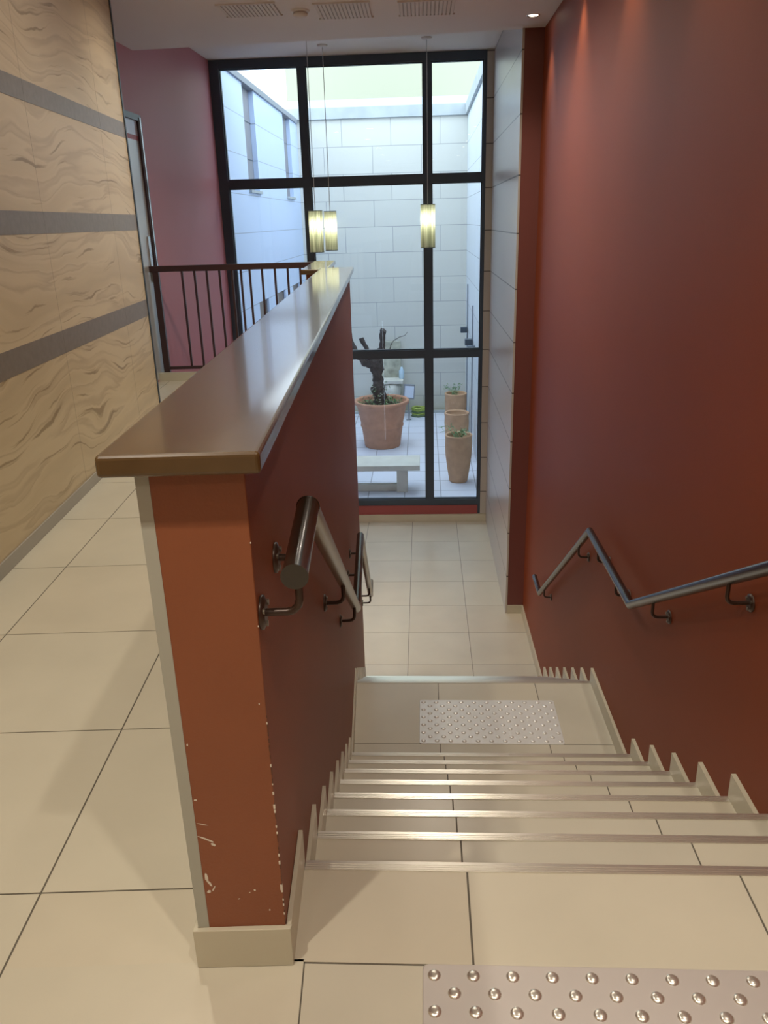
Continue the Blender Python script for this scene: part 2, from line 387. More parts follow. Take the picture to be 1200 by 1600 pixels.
# ------------------------------------------------------------------ staircases
def skirt_piece(side, y0, y1, z):
    m_ = MB()
    if side == 'r': m_.box(1.056-.017, 1.056-.0005, y0, y1, z+.0005, z+HS, 'R')
    else: m_.box(-.2145, -.2045, wy(y0), wy(y1), z+.0005, z+HS, 'W')
    return m_
def nosing(Y, z, parent, base):
    m_ = MB(); a, b = wx(Y)+.012, rx(Y)-.018
    m_.box(a, b, Y-.0226, Y+.004, z-.001, z+.0025)
    m_.box(a, b, Y+.0005, Y+.004, z-.022, z-.001)
    for k in range(3): m_.box(a, b, Y-.019+k*.0065, Y-.0165+k*.0065, z+.0025, z+.0035)
    return m_.build('nosing', M['alu'], parent, base)
def flight(name, label, levels, ys, first_floor_y):
    base = (.4, ys[0], -levels[0]*r_); t = thing(name, label, 'stairs', base)
    nosing(ys[0], -levels[0]*r_, t, base)
    for j in range(1, len(levels)):
        z = -levels[j]*r_; y0, y1 = ys[j-1], ys[j]
        m_ = MB(); reg = [(wx(y0), y0+.001), (rx(y0), y0+.001), (rx(y1), y1-.022), (wx(y1), y1-.022)]
        tiles(m_, reg, 'S', lambda r: rng(.0879, .6, -3, 4), [y0-.3, y1+.3], z)
        q = [(wx(y0)+.0005, y0+.001), (rx(y0)-.0005, y0+.001), (rx(y1)-.0005, y1-.0005), (wx(y1)+.0005, y1-.0005)]
        m_.prism(q, z-.168, z-.0012)
        m_.box(wx(y1)+.002, rx(y1)-.002, y1-.001, y1+.0002, z-.165, z-.025, mi=1)       # tiled riser
        st = m_.build('step', TM, t, base)
        nosing(y1, z, st, base)
        for sd in 'rl': skirt_piece(sd, y0+.003, y1-.001, z).build('skirting_tile', M['skirt'], st, base)
    return t
flight('staircase', 'upper flight of cream tiled steps with metal nosings above the landing', list(range(0, 8)), NY, 0)
t2 = flight('staircase', 'lower flight of steps dropping out of sight beyond the landing edge', list(range(8, 15)), SY, 0)

# ------------------------------------------------------------------ baseboards
mb = MB(); mb.box(1.039, 1.0555, -3, N0-.002, .0005, HS, 'R'); struct(mb.build('baseboard_right', M['skirt']), 'cream skirting along the right wall of the upper floor', 'baseboard')
mb = MB(); mb.box(1.039, 1.0555, NY[7]+.002, YL-.002, ZLAND+.0005, ZLAND+HS, 'R'); struct(mb.build('baseboard_right', M['skirt'], bevel=.001), 'long cream skirting rising beside the landing at the red wall', 'baseboard')
mb = MB(); mb.box(1.039, 1.0555, SY[6]+.002, 7.452, ZF+.0005, ZF+HS, 'R'); struct(mb.build('baseboard_right', M['skirt']), 'cream skirting at the foot of the red wall on the lower floor', 'baseboard')
mb = MB(); mb.box(.856, 1.018, 7.455, 7.4655, ZF+.0005, ZF+HS); struct(mb.build('baseboard_right', M['skirt']), 'short cream skirting across the foot of the dark red pier', 'baseboard')
mb = MB(); mb.box(-.2145, -.2045, wy(NY[7]+.002), wy(YL-.002), ZLAND+.0005, ZLAND+HS, 'W'); struct(mb.build('baseboard_left', M['skirt']), 'cream skirting of the low wall along the landing', 'baseboard')
mb = MB(); mb.box(-2.49, .835, 10.165, 10.186, ZF+.0005, -2.42); struct(mb.build('baseboard_back', M['skirt']), 'cream skirting under the red strip below the tall window', 'baseboard')
mb = MB(); mb.box(-.388, -.2046, 1.1549, 1.1645, .0005, HS, 'W'); mb.box(-.2144, -.2046, 1.1645, wy(N0)-.002, .0005, HS, 'W'); mb.box(-.3945, -.3856, 1.1549, 7.3, .0005, HS, 'W')
struct(mb.build('baseboard_left', M['skirt'], bevel=.0015), 'cream tile skirting wrapped around the end of the low orange wall', 'baseboard')
mb = MB(); mb.box(-1.5485, -1.539, -3, 6.035, .0005, .062, 'P'); struct(mb.build('baseboard_left', M['pskirt'], bevel=.0015), 'grey skirting under the veined stone wall', 'baseboard')

# ------------------------------------------------------------------ low wall with wooden cap
lw = thing('wall_low', 'low burnt orange wall with a wooden cap between corridor and stairs', 'low wall', G('W', -.3, 1.165), kind='structure')
B = lw.location.copy()
mb = MB(); mb.box(-.3848, -.215, 1.165, 6.16, -2.7, 1.026, 'W')
for i, f in enumerate(mb.f):
    pass
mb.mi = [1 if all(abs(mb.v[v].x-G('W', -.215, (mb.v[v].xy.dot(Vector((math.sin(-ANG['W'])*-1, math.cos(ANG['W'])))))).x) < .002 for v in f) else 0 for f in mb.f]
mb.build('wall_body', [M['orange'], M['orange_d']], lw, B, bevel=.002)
mb = MB(); mb.box(-.385, -.3635, 1.1642, 1.1652, HS, 1.026, 'W'); mb.box(-.3853, -.3846, 1.1645, 6.16, HS, 1.026, 'W'); mb.build('corner_strip', M['greystrip'], lw, B)
mb = MB(); mb.box(-.54, -.40, 6.165, 7.5, -.25, 1.026, 'W'); mb.build('wall_return', M['orange_d'], lw, B)
# wooden cap, one outline with the notch at its far end
mb = MB()
mb.prism([(-.4274, 1.12), (-.1823, 1.12), (-.1823, 6.16), (-.4274, 6.16)], 1.027, 1.062, 'W')
cap = mb.build('wooden_cap', M['wood'], lw, B, bevel=.007)
for p in cap.data.polygons: p.use_smooth = False
mb = MB(); mb.prism([(-.56, 5.95), (-.428, 5.95), (-.428, 6.161), (-.375, 6.161), (-.375, 7.3), (-.56, 7.3)], 1.027, 1.062, 'W'); mb.build('wooden_cap', M['wood'], lw, B, bevel=.006)
# chips and scratches on the end
def sliver(mb, x, z, w, h, ang, yy=1.1646, mi=0):
    n = 7; c, s = math.cos(ang), math.sin(ang); vs = []
    for i in range(n):
        a = 2*math.pi*i/n; q = 1+random.uniform(-.35, .35); px, pz = w*math.cos(a)*q, h*math.sin(a)*q
        vs.append(G('W', x+c*px-s*pz, yy, z+s*px+c*pz))
    mb.add(vs, [list(range(n))], mi)
mb = MB()
for x, z, w, h, a in [(-.347, .31, .017, .0015, -.5), (-.336, .298, .006, .003, -.5), (-.352, .345, .010, .0010, -.25), (-.357, .22, .003, .010, .1), (-.352, .205, .002, .012, .5), (-.355, .185, .004, .003, 0), (-.345, .193, .0015, .008, -.4),
                      (-.268, .185, .002, .002, 0), (-.278, .18, .002, .001, .3), (-.243, .135, .0015, .002, 0), (-.300, .165, .003, .0012, .5), (-.358, .40, .003, .002, 0), (-.359, .52, .0015, .003, 0), (-.226, .60, .001, .002, 0)]:
    sliver(mb, x, z, w, h, a)
mb.build('chipped_paint', M['chip'], lw, B)
mb = MB(); mc = MB()
z = .10
while z < .58:
    h = random.uniform(.005, .02)
    mc.box(-.2158, -.2146, 1.1644, 1.1656, z, z+h, 'W'); z += h+random.uniform(0, .018)
for z, s_ in [(.19, .007), (.183, .005), (.147, .003), (.25, .004), (.268, .0035), (.32, .0025), (.335, .003), (.38, .005), (.37, .004), (.41, .0035), (.43, .002), (.47, .003), (.56, .0025), (.125, .003), (.16, .0025), (.75, .0015), (.9, .0015)]:
    mb.box(-.2155-s_*.5, -.2143, 1.1642, 1.165+s_*.5, z-s_, z+s_, 'W')
mb.build('chipped_corner', M['chip'], lw, B, bevel=.0008); mc.build('corner_crack', M['crack'], lw, B)

# ------------------------------------------------------------------ right wall, pier, stone cladding
mb = MB(); mb.box(1.056, 1.25, -3, 7.47, -2.7, 3.2, 'R'); struct(mb.build('wall_right', M['red_r']), 'tall brick red wall to the right of the stairs', 'wall')
mb = MB(); mb.box(.856, 1.25, 7.466, 10.4, -2.7, 3.2); struct(mb.build('wall_right', M['red_p']), 'narrow dark red pier at the far end of the right wall', 'wall')
mb = MB(); mb.box(.837, .8555, 7.462, 10.3, -2.7, 3.2)
o = mb.build('wall_right', [M['stone_edge'], M['stone_in']])
for p in o.data.polygons:
    if abs(p.normal.x) > .9: p.material_index = 1
struct(o, 'polished pale stone cladding beside the tall window', 'wall')

# ------------------------------------------------------------------ veined panel wall with bands
mb = MB(); mb.box(-1.75, -1.549, -3, 6.035, -.2, 3.2, 'P'); struct(mb.build('wall_left', M['trav']), 'veined beige stone wall with grey bands on the left', 'wall')
for i, (z0, z1, nm) in enumerate([(1.957, 2.052, 'uppermost'), (1.362, 1.465, 'middle'), (.767, .883, 'lowest')]):
    mb = MB()
    for y0, y1 in [(-1.74, -.54), (-.54, .66), (.66, 1.86), (1.86, 3.06), (3.06, 4.26), (4.26, 5.46), (5.46, 6.035)]: mb.box(-1.549, -1.5475, y0+.0007, y1-.0007, z0, z1, 'P')
    struct(mb.build('trim_%d' % (i+1), M['band']), '%s grey brown band across the veined stone wall' % nm, 'wall band')
mb = MB(); mb.box(-1.76, -1.541, 6.035, 6.055, 0, 3.2, 'P'); struct(mb.build('trim_4', M['dark']), 'thin dark metal trim closing the edge of the veined stone wall', 'trim')
mb = MB()
for z0, z1 in [(.062, .767), (.883, 1.362), (1.465, 1.957), (2.052, 2.826)]:
    for yy in (3.06, 4.26, 5.46): mb.box(-1.5492, -1.5487, yy-.0007, yy+.0007, z0, z1, 'P')
struct(mb.build('trim_5', M['band']), 'fine vertical joints between the veined stone slabs', 'trim')

# ------------------------------------------------------------------ far left red wall, shell, ceilings
mb = MB(); mb.add([(x, y, z) for z in (-2.7, 3.25) for x, y in [(-2.56, 5.4), (-2.435, 10.4), (-2.65, 10.4), (-2.75, 5.4)]], [[0, 1, 2, 3], [4, 5, 6, 7], [0, 1, 5, 4], [1, 2, 6, 5], [2, 3, 7, 6], [3, 0, 4, 7]])
struct(mb.build('wall_left', M['red_l']), 'red wall running up to the tall window behind the railing', 'wall')
mb = MB(); mb.box(-2.9, -2.0, 5.3, 5.4, -2.7, 3.2); struct(mb.build('wall_back', M['red_l']), 'short wall closing the passage behind the veined wall', 'wall')
mb = MB(); mb.box(-2.6, 1.3, -3.15, -3, -.2, 3.2); struct(mb.build('wall_front', M['white']), 'white wall behind the viewpoint', 'wall')
mb = MB(); mb.prism([(-2.9, -3), (1.2, -3), (1.2, 7.485), (.86, 7.505), (-2.6, 7.73), (-2.9, 7.73)], CEIL, 3.3); struct(mb.build('ceiling', M['ceil']), 'lowered pale ceiling over stairs and corridor', 'ceiling')
mb = MB(); mb.box(-2.7, 1.2, 7.3, 10.5, 3.164, 3.3); struct(mb.build('ceiling', M['ceil']), 'raised pale ceiling strip in front of the tall window', 'ceiling')
mb = MB(); mb.box(-2.5, -.75, 5.75, 5.90, ZF-.1, -.26); struct(mb.build('wall_left', M['white']), 'wall under the upper corridor', 'wall')

# ------------------------------------------------------------------ tall window
w1 = thing('window_1', 'tall nine pane window with dark frame onto the courtyard', 'window', (-.8, 10.2, -2.295), kind='structure'); B = w1.location.copy()
X = [-2.45, -2.329, -1.417, -1.330, .027, .119, .721, .757]; Z = [-2.295, -2.212, -.281, -.187, 1.789, 1.882, 3.069, 3.160]
mb = MB(); D0, D1 = 10.197, 10.30
for i in (0, 2, 4, 6): mb.box(X[i], X[i+1], D0, D1, Z[0]if i < 6 else -2.42, Z[7])
for k in (0, 2, 4, 6):
    for i in (1, 3, 5): mb.box(X[i], X[i+1], D0+.002, D1-.002, Z[k], Z[k+1])
for i in (1, 3, 5):          # glazing beads
    for k in (1, 3, 5):
        for a in ((X[i], X[i]+.012, Z[k], Z[k+1]), (X[i+1]-.012, X[i+1], Z[k], Z[k+1]), (X[i], X[i+1], Z[k], Z[k]+.012), (X[i], X[i+1], Z[k+1]-.012, Z[k+1])):
            mb.box(a[0], a[1], D0+.03, D1-.03, a[2], a[3])
mb.build('window_frame', M['dark'], w1, B)
for i in (1, 3, 5):
    for k in (1, 3, 5):
        mb = MB(); mb.add([(X[i], 10.25, Z[k]), (X[i+1], 10.25, Z[k]), (X[i+1], 10.25, Z[k+1]), (X[i], 10.25, Z[k+1])], [[0, 1, 2, 3]]); mb.build('pane', M['glass'], w1, B)
mb = MB(); mb.box(-2.45, .722, 10.187, 10.30, -2.42, -2.296); struct(mb.build('wall_back', mat('deep red paint', (.32, .07, .065), .5)), 'narrow red strip of wall under the tall window', 'wall')
mb = MB(); mb.box(-2.5, .8365, 10.187, 10.30, ZF-.2, -2.4205); struct(mb.build('wall_back', M['skirt']), 'sill wall behind the skirting under the window', 'wall')
mb = MB(); mb.box(.7575, .8365, 10.187, 10.35, -2.42, 3.2); struct(mb.build('wall_back', M['stone_edge']), 'slim jointed stone strip right of the tall window', 'wall')

# ------------------------------------------------------------------ door in the far left wall
d = thing('door_1', 'narrow glimpse of a pale door with dark frame past the veined wall', 'door', (-2.53, 7.2, 0), kind='structure'); B = d.location.copy()
XD = -2.505
mb = MB(); mb.box(XD-.03, XD+.02, 7.60, 7.68, 0, 2.31); mb.box(XD-.03, XD+.02, 6.6, 6.68, 0, 2.31); mb.box(XD-.03, XD+.02, 6.68, 7.6, 2.26, 2.31); mb.build('door_frame', M['maroon'], d, B)
mb = MB(); mb.box(XD+.02, XD+.026, 7.625, 7.65, 0, 2.29); mb.build('edge_strip', M['chrome'], d, B)
mb = MB(); mb.box(XD-.02, XD, 6.68, 7.6, .02, 2.10); mb.build('door_leaf', M['door_leaf'], d, B)
mb = MB(); mb.box(XD-.02, XD, 6.68, 7.6, 2.14, 2.26); mb.build('transom_panel', M['lampglass'], d, B)
mb = MB(); mb.box(XD, XD+.012, 7.5, 7.56, .9, 1.3); mb.build('door_handle', M['chrome'], d, B)

# ------------------------------------------------------------------ railing on the upper floor
t = thing('railing', 'dark maroon metal railing with slim balusters at the corridor end', 'railing', G('W', -1.3, 7.6)); B = t.location.copy()
RY = 7.6
mb = MB(); mb.box(-2.14, -.50, RY-.022, RY+.022, .99, 1.043, 'W'); mb.build('handrail', M['maroon'], t, B, bevel=.005)
mb = MB(); mb.box(-2.03, -.50, RY-.012, RY+.012, .095, .122, 'W'); mb.build('bottom_rail', M['maroon'], t, B)
mb = MB(); mb.box(-2.075, -2.02, RY-.022, RY+.022, -.03, .99, 'W'); mb.build('post', M['maroon'], t, B)
mb = MB(); mb.box(-.49, -.45, RY-.022, RY+.022, -.03, .99, 'W'); mb.build('post', M['maroon'], t, B)
for px in [284, 303.5, 322.6, 342.5, 362, 376, 389.7, 409, 429, 449, 468.5, 488]:
    xx = -.532+(px-500)*(1.714-.532)/200
    mb = MB(); mb.box(xx-.0095, xx+.0095, RY-.0095, RY+.0095, .122, .99, 'W'); mb.build('baluster', M['maroon'], t, B)
mb = MB(); mb.box(-2.12, -.545, 7.50, 7.56, .0005, .075, 'W'); struct(mb.build('trim_6', M['skirt']), 'low cream kerb along the floor edge under the railing', 'trim')
mb = MB(); mb.box(-2.3, -.42, 7.56, 7.66, -.4, -.035, 'W'); struct(mb.build('trim_7', M['white']), 'edge of the upper floor slab behind the railing kerb', 'trim')

# ------------------------------------------------------------------ handrails
def bracket(parent, base, g, xwall, xrail, y, zr, out):
    """out = +1 when the rail lies on the +x side of the wall"""
    zb = zr-.088; m_ = MB(); e = xwall+out*.004
    pts = [G(g, e, y, zb)]
    xb = xrail-out*.022
    pts += [G(g, xb, y, zb)]+[G(g, xb+out*.022*math.sin(a), y, zb+.022*(1-math.cos(a))) for a in (.5, 1.05, math.pi/2)]+[G(g, xrail, y, zr-.018)]
    m_.sweep(pts, .0068, 12)
    br = m_.build('bracket', M['bracket'], parent, base)
    m_ = MB(); c = G(g, xwall, y, zb); ax = (G(g, 1, 0)-G(g, 0, 0)).normalized()*out
    m_.sweep([c+ax*.0004, c+ax*.005, c+ax*.009], .029, 20, rads=[.030, .030, .020])
    pl = m_.build('wall_plate', M['bracket'], br, base)
    for a in (.5, 2.6, 4.7):
        m_ = MB(); s0 = c+ax*.006+Vector((0, math.cos(a)*.021, math.sin(a)*.021)); m_.sweep([s0, s0+ax*.005], .0055, 10)
        m_.build('screw', M['screw'], br, base)
XR = .966
t = thing('handrail', 'steel handrail zigzagging down the brick red wall', 'handrail', (XR, 3.4, -.35)); B = t.location.copy()
mb = MB(); mb.sweep([(XR+.01, 0, .86), (XR+.008, 1.36, .86), (XR, 3.387, -.352), (XR, 4.352, -.362), (XR, 6.075, -1.612), (XR, 6.40, -1.606)], .0213, 24)
mb.build('rail_tube', M['steel'], t, B)
for y, z in [(1.0, .86), (2.325, .86-(2.325-1.36)*.598), (3.056, .86-(3.056-1.36)*.598), (3.67, -.355), (4.1, -.36), (4.62, -.362-(4.62-4.352)*.7255), (5.85, -.362-(5.85-4.352)*.7255)]:
    bracket(t, B, 'S', rx(y), XR, y, z, -1)
XL = -.148
t = thing('handrail', 'dark brown lacquered handrail fixed to the right face of the low wall', 'handrail', G('W', XL, 1.4, .86)); B = t.location.copy()
mb = MB(); mb.sweep([G('W', XL, 1.155, .843), G('W', XL, 1.436, .862)], .0215, 28); mb.build('rail_end', M['brown_tube'], t, B, bevel=.0015)
mb = MB(); mb.sweep([G('W', XL, 1.435, .862), G('W', XL, 3.38, -.355), G('W', XL, 3.42, -.356)], .0213, 24); mb.build('rail_tube', M['olive_tube'], t, B)
mb = MB(); mb.sweep([G('W', XL, 3.42, -.356), G('W', XL, 4.31, -.356)], .0213, 24); mb.build('rail_tube', M['brown_tube'], t, B)
mb = MB(); mb.sweep([G('W', XL, 4.31, -.356), G('W', -.141, 6.07, -1.612), G('W', -.141, 6.34, -1.606)], .0213, 24); mb.build('rail_tube', M['olive_tube'], t, B)
for y, z in [(1.20, .846), (1.40, .860), (2.41, .862-(2.41-1.436)*.626), (3.15, .862-(3.15-1.436)*.626), (3.95, -.356), (4.25, -.356), (5.7, -.356-(5.7-4.31)*.7136), (6.0, -.356-(6.0-4.31)*.7136)]:
    bracket(t, B, 'W', -.215, XL if y < 5 else -.142, y, z, 1)

# ------------------------------------------------------------------ tactile plates
def tactile(label, x0, y0, z, mats, dx=.0755, dy=.0748):
    cx, cy = x0+5*dx, y0-2.5*dy
    t = thing('tactile_plate', label, 'tactile plate', (cx, cy, z), group='studded warning plates on the stairs')
    w, h, c = .40, .212, .012
    pts = []
    for sx, sy, a0 in ((1, -1, -math.pi/2), (1, 1, 0), (-1, 1, math.pi/2), (-1, -1, math.pi)):
        for k in range(5): a = a0+k*math.pi/8; pts.append((sx*(w-c)+c*math.cos(a), sy*(h-c)+c*math.sin(a)))
    m_ = MB(); n = len(pts)
    m_.add([(x, y, .0003) for x, y in pts]+[(x, y, .0025) for x, y in pts]+[(x*.9965, y*.993, .0037) for x, y in pts], [list(range(2*n, 3*n))]+[[k*n+i, k*n+(i+1) % n, (k+1)*n+(i+1) % n, (k+1)*n+i] for k in (0, 1) for i in range(n)])
    m_.build('plate', mats[0], t)
    m_ = MB()
    for r in range(11):
        for i in range(11 if r % 2 == 0 else 10):
            x = -5*dx+i*dx+(dx/2 if r % 2 else 0); y = 2.5*dy-r*dy/2
            m_.lathe([(.0132, .0035), (.0125, .0050), (.0108, .0066), (.0080, .0078), (.0045, .0085), (.0001, .0087)], (x, y, 0), 14)
    m_.build('studs', mats[1], t)
    return t
tactile('near studded steel warning plate at the head of the stairs', .0105, 1.1248, 0, (M['plate'], M['stud']))
tactile('far studded metal warning plate lying on the half landing', -.0175, 4.0582, ZLAND, (M['plate_l'], M['stud_l']))

# ------------------------------------------------------------------ ceiling fittings
def ceiling_light(x, y, label, power, group, lens, r=.045, spot=None, wash=False):
    t = thing('ceiling_light', label, 'downlight', (x, y, CEIL), group=group)
    m_ = MB(); m_.lathe([(r, 0), (r+.012, -.004), (r+.014, -.0005)], (0, 0, 0), 28); m_.build('trim_ring', M['chrome'], t)
    m_ = MB(); m_.lathe([(0.0001, -.0015), (r, -.0015)], (0, 0, 0), 28, smooth=False); m_.build('lens', lens, t)
    l = lamp('lamp', 'SPOT', (0, 0, -.012), power, WARM, size=.03, spot=spot or math.radians(150), blend=.9, parent=t)
    return t
WASHL = ['', 'small downlight making the second light streak on the red wall from the window', 'small downlight making the third light streak on the red wall from the window', 'small downlight making the broad light streak at the top right of the red wall',
    'small downlight above the middle of the upper flight by the red wall', 'small downlight by the red wall over the near studded plate', 'small downlight by the red wall behind the viewpoint']
for i, y in enumerate(WALLWASH_Y):
    lb = 'small round glowing downlight beside the right wall near the window' if i == 0 else WASHL[i]
    ceiling_light(.868 if i == 0 else .90, y, lb, WALLWASH_W*(1 if i < 4 else 1.3), None if i == 0 else 'downlights along the right wall overhead', M['spotglow'], .036, math.radians(74))
ROOML = ['recessed downlight just short of the smoke detector', 'added unseen fill downlight over the lower flight near the vents', 'added unseen fill downlight at the far end of the corridor by the veined wall', 'recessed downlight over the middle of the corridor',
    'recessed downlight over the corridor beside the near half of the low wall', 'recessed downlight just behind the near end of the low wall', 'recessed downlight behind the viewpoint on the corridor side', 'recessed downlight straight above the viewpoint', 'recessed downlight behind the viewpoint on the stair side', 'recessed downlight over the half landing']
for (x, y, p), lb in zip(ROOM_LIGHTS, ROOML):
    ceiling_light(x, y, lb, p*2.2, 'recessed downlights overhead', M['spotglow'], .06, math.radians(165))
for x, y, lb in ((-1.3, 6.9, 'nearer the stairs'), (-2.0, 7.0, 'nearer the far red wall')):  # pair added out of sight to brighten the lower floor
    t = thing('ceiling_light', 'added unseen fill light under the upper corridor, the one '+lb, 'downlight', (x, y, -.262), group='added fill lights under the corridor slab')
    m_ = MB(); m_.lathe([(.0001, -.0015), (.06, -.0015), (.075, -.004), (.077, -.0003)], (0, 0, 0), 28); m_.build('lens', M['spotglow'], t)
    lamp('lamp', 'SPOT', (0, 0, -.012), 60, WARM, size=.04, spot=math.radians(165), blend=.9, parent=t)
def vent(x0, x1, y0, y1, label):
    t = thing('ceiling_vent', label, 'vent', ((x0+x1)/2, (y0+y1)/2, CEIL), group='ceiling vents'); B = t.location.copy()
    m_ = MB(); m_.box(x0, x1, y0, y1, CEIL-.004, CEIL-.0003); m_.build('backing', M['ventd'], t, B)
    m_ = MB(); n = 14; w = (x1-x0)/n
    for i in range(n): m_.box(x0+i*w+w*.15, x0+i*w+w*.85, y0, y1, CEIL-.010, CEIL-.004)
    m_.box(x0-.01, x1+.01, y0-.01, y0, CEIL-.010, CEIL-.0003); m_.box(x0-.01, x1+.01, y1, y1+.01, CEIL-.010, CEIL-.0003)
    m_.build('slats', M['vent'], t, B)
vent(-.15, .25, 6.46, 6.86, 'slatted square ceiling vent, the one nearest the right wall')
vent(-.75, -.36, 6.42, 6.85, 'slatted square ceiling vent beside the smoke detector')
vent(-1.42, -1.02, 6.34, 6.68, 'faint square ceiling vent left of the smoke detector')
t = thing('smoke_detector', 'round white smoke detector on the lowered ceiling', 'smoke detector', (-.87, 6.60, CEIL))
mb = MB(); mb.lathe([(.0001, -.012), (.062, -.012), (.068, -.006), (.068, -.0003)], n=28); mb.build('base', M['white'], t)
mb = MB(); mb.lathe([(.0001, -.046), (.028, -.046), (.050, -.034), (.054, -.022), (.042, -.012)], n=28); mb.build('sensor_head', M['white'], t)

# ------------------------------------------------------------------ pendant lamps
def pendant(x, y, ztop, h, r, label):
    t = thing('pendant_lamp', label, 'pendant lamp', (x, y, 3.1635), group='pleated pendant lamps in front of the window')
    z1, z0 = ztop-3.1635, ztop-h-3.1635
    m_ = MB(); m_.lathe([(.0001, -.022), (.05, -.020), (.056, -.010), (.056, -.0003)], n=24); m_.build('canopy', M['white'], t)
    m_ = MB(); m_.sweep([(0, 0, -.02), (0, 0, z1+.0)], .0035, 8); m_.build('cord', M['wire'], t)
    m_ = MB(); n = 72; vs = []; fs = []
    for i in range(n):
        a = 2*math.pi*i/n; rr = r*(1.0 if i % 2 else .955); vs += [(rr*math.cos(a), rr*math.sin(a), z0), (rr*math.cos(a), rr*math.sin(a), z1)]
    for i in range(n): fs.append([2*i, 2*((i+1) % n), 2*((i+1) % n)+1, 2*i+1])
    m_.add(vs, fs); m_.build('lamp_shade', M['shade'], t)
    for zz in (z0, z1-.006):
        m_ = MB(); m_.lathe([(r*.93, zz), (r*1.02, zz), (r*1.02, zz+.006), (r*.93, zz+.006), (r*.93, zz)], n=48, smooth=False); m_.build('shade_ring', M['dark'], t)
    m_ = MB(); m_.sweep([(0, 0, z1), (0, 0, z1-.09)], .016, 12); m_.build('socket', M['dark'], t)
    m_ = MB(); m_.lathe([(.0001, -.045), (.02, -.04), (.030, -.02), (.030, .0), (.02, .03), (.014, .045)], (0, 0, z1-.13), 16); m_.build('bulb', M['bulb'], t)
    lamp('lamp_light', 'POINT', (0, 0, z1-.15), 11, (1., .97, .84), size=.035, parent=t)
    return t
pendant(-1.172, 9.25, 1.505, .44, .077, 'left pendant lamp of the close pair, hanging lower and larger')
pendant(-1.050, 9.62, 1.500, .43, .071, 'right pendant lamp of the close pair, slightly smaller')
pendant(.066, 9.44, 1.54, .46, .082, 'single pleated pendant lamp hanging in front of the right mullion')

# ------------------------------------------------------------------ courtyard
GZ = -2.526
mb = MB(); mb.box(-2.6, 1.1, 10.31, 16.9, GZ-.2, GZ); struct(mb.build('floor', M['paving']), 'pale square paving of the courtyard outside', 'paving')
mb = MB(); mb.box(-2.6, 1.1, 16.76, 17.1, GZ, 3.234); struct(mb.build('wall_back', M['court_far']), 'pale block wall at the far side of the courtyard', 'wall')
mb = MB(); mb.box(-2.6, 1.1, 16.70, 16.76, GZ+.0005, GZ+.05); struct(mb.build('trim_8', M['cope']), 'pale kerb at the foot of the far courtyard wall', 'trim')
# left wall with window openings
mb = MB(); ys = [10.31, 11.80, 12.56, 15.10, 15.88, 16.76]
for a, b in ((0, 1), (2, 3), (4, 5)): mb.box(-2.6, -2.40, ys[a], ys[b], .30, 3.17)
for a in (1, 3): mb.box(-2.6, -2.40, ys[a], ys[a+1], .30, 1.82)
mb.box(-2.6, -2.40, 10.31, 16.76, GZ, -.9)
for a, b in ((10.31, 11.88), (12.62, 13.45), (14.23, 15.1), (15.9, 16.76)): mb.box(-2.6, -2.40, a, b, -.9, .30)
struct(mb.build('wall_left', M['court_left']), 'pale courtyard wall with blue sky light in its colour and slit windows on the left', 'wall')
for i, (a, b) in enumerate(((11.80, 12.56), (15.10, 15.88))):
    t = thing('window_%d' % (2+i), 'tall grey slit window high in the left courtyard wall, %s' % ('nearer' if i == 0 else 'farther'), 'window', (-2.5, (a+b)/2, 1.82), kind='structure'); B = t.location.copy()
    mb = MB(); mb.box(-2.59, -2.47, a, b, 1.82, 3.17)
    for zz in (2.25, 2.744): mb.box(-2.468, -2.465, a, b, zz, zz+.01, mi=1)
    mb.build('recess_panel', [M['slit'], M['dark']], t, B)
    mb = MB(); mb.box(-2.47, -2.36, a-.03, b+.03, 1.80, 1.835); mb.build('window_sill', M['cope'], t, B)
for i, (a, b) in enumerate(((11.88, 12.62), (13.45, 14.23), (15.1, 15.9))):
    t = thing('window_%d' % (4+i), 'brown window low in the left courtyard wall, %s' % ('nearest', 'middle', 'farthest')[i], 'window', (-2.5, (a+b)/2, -.9), kind='structure'); B = t.location.copy()
    mb = MB(); mb.box(-2.59, -2.44, a, b, -.9, .30); mb.build('dark_pane', M['slitb'], t, B)
    mb = MB(); mb.box(-2.44, -2.43, a, a+.04, -.9, .3); mb.box(-2.44, -2.43, b-.04, b, -.9, .3); mb.build('window_frame', M['slit'], t, B)
mb = MB(); mb.box(-2.75, -2.37, 10.31, 16.70, 3.171, 3.25); struct(mb.build('trim_9', M['copeg']), 'grey flashing along the top of the left courtyard wall', 'trim')
mb = MB(); mb.box(.891, 1.1, 10.31, 16.76, GZ, 3.234); struct(mb.build('wall_right', M['court_right']), 'pale courtyard wall on the right outside the window', 'wall')
mb = MB(); mb.box(-2.6, 1.1, 16.70, 17.1, 3.234, 3.43); struct(mb.build('trim_10', M['cope']), 'weathered coping on the far courtyard wall', 'trim')
mb = MB(); mb.box(-2.6, 1.1, 17.0, 17.3, 3.43, 3.60); struct(mb.build('trim_11', mat('light upstand', (.58, .66, .70), .6)), 'pale upper ledge behind the far coping', 'trim')
mb = MB(); mb.box(.845, 1.15, 10.4, 16.70, 3.2345, 3.43); struct(mb.build('trim_12', M['cope']), 'pale coping on the right courtyard wall', 'trim')
t = thing('building', 'pale yellow rendered building rising behind the courtyard wall', 'building', (0, 20, GZ)); B = t.location.copy()
mb = MB(); mb.box(-3.05, 6, 20, 26, GZ, 9); mb.build('wall', M['yellow'], t, B)
mb = MB(); mb.box(-3.10, 6.05, 19.9, 26.1, 9, 9.2); mb.build('roof_edge', M['copeg'], t, B)
mb = MB(); mb.box(-14, 14, 16.0, 40, GZ-.4, GZ-.21); struct(mb.build('floor', M['moss']), 'ground behind the courtyard', 'ground')

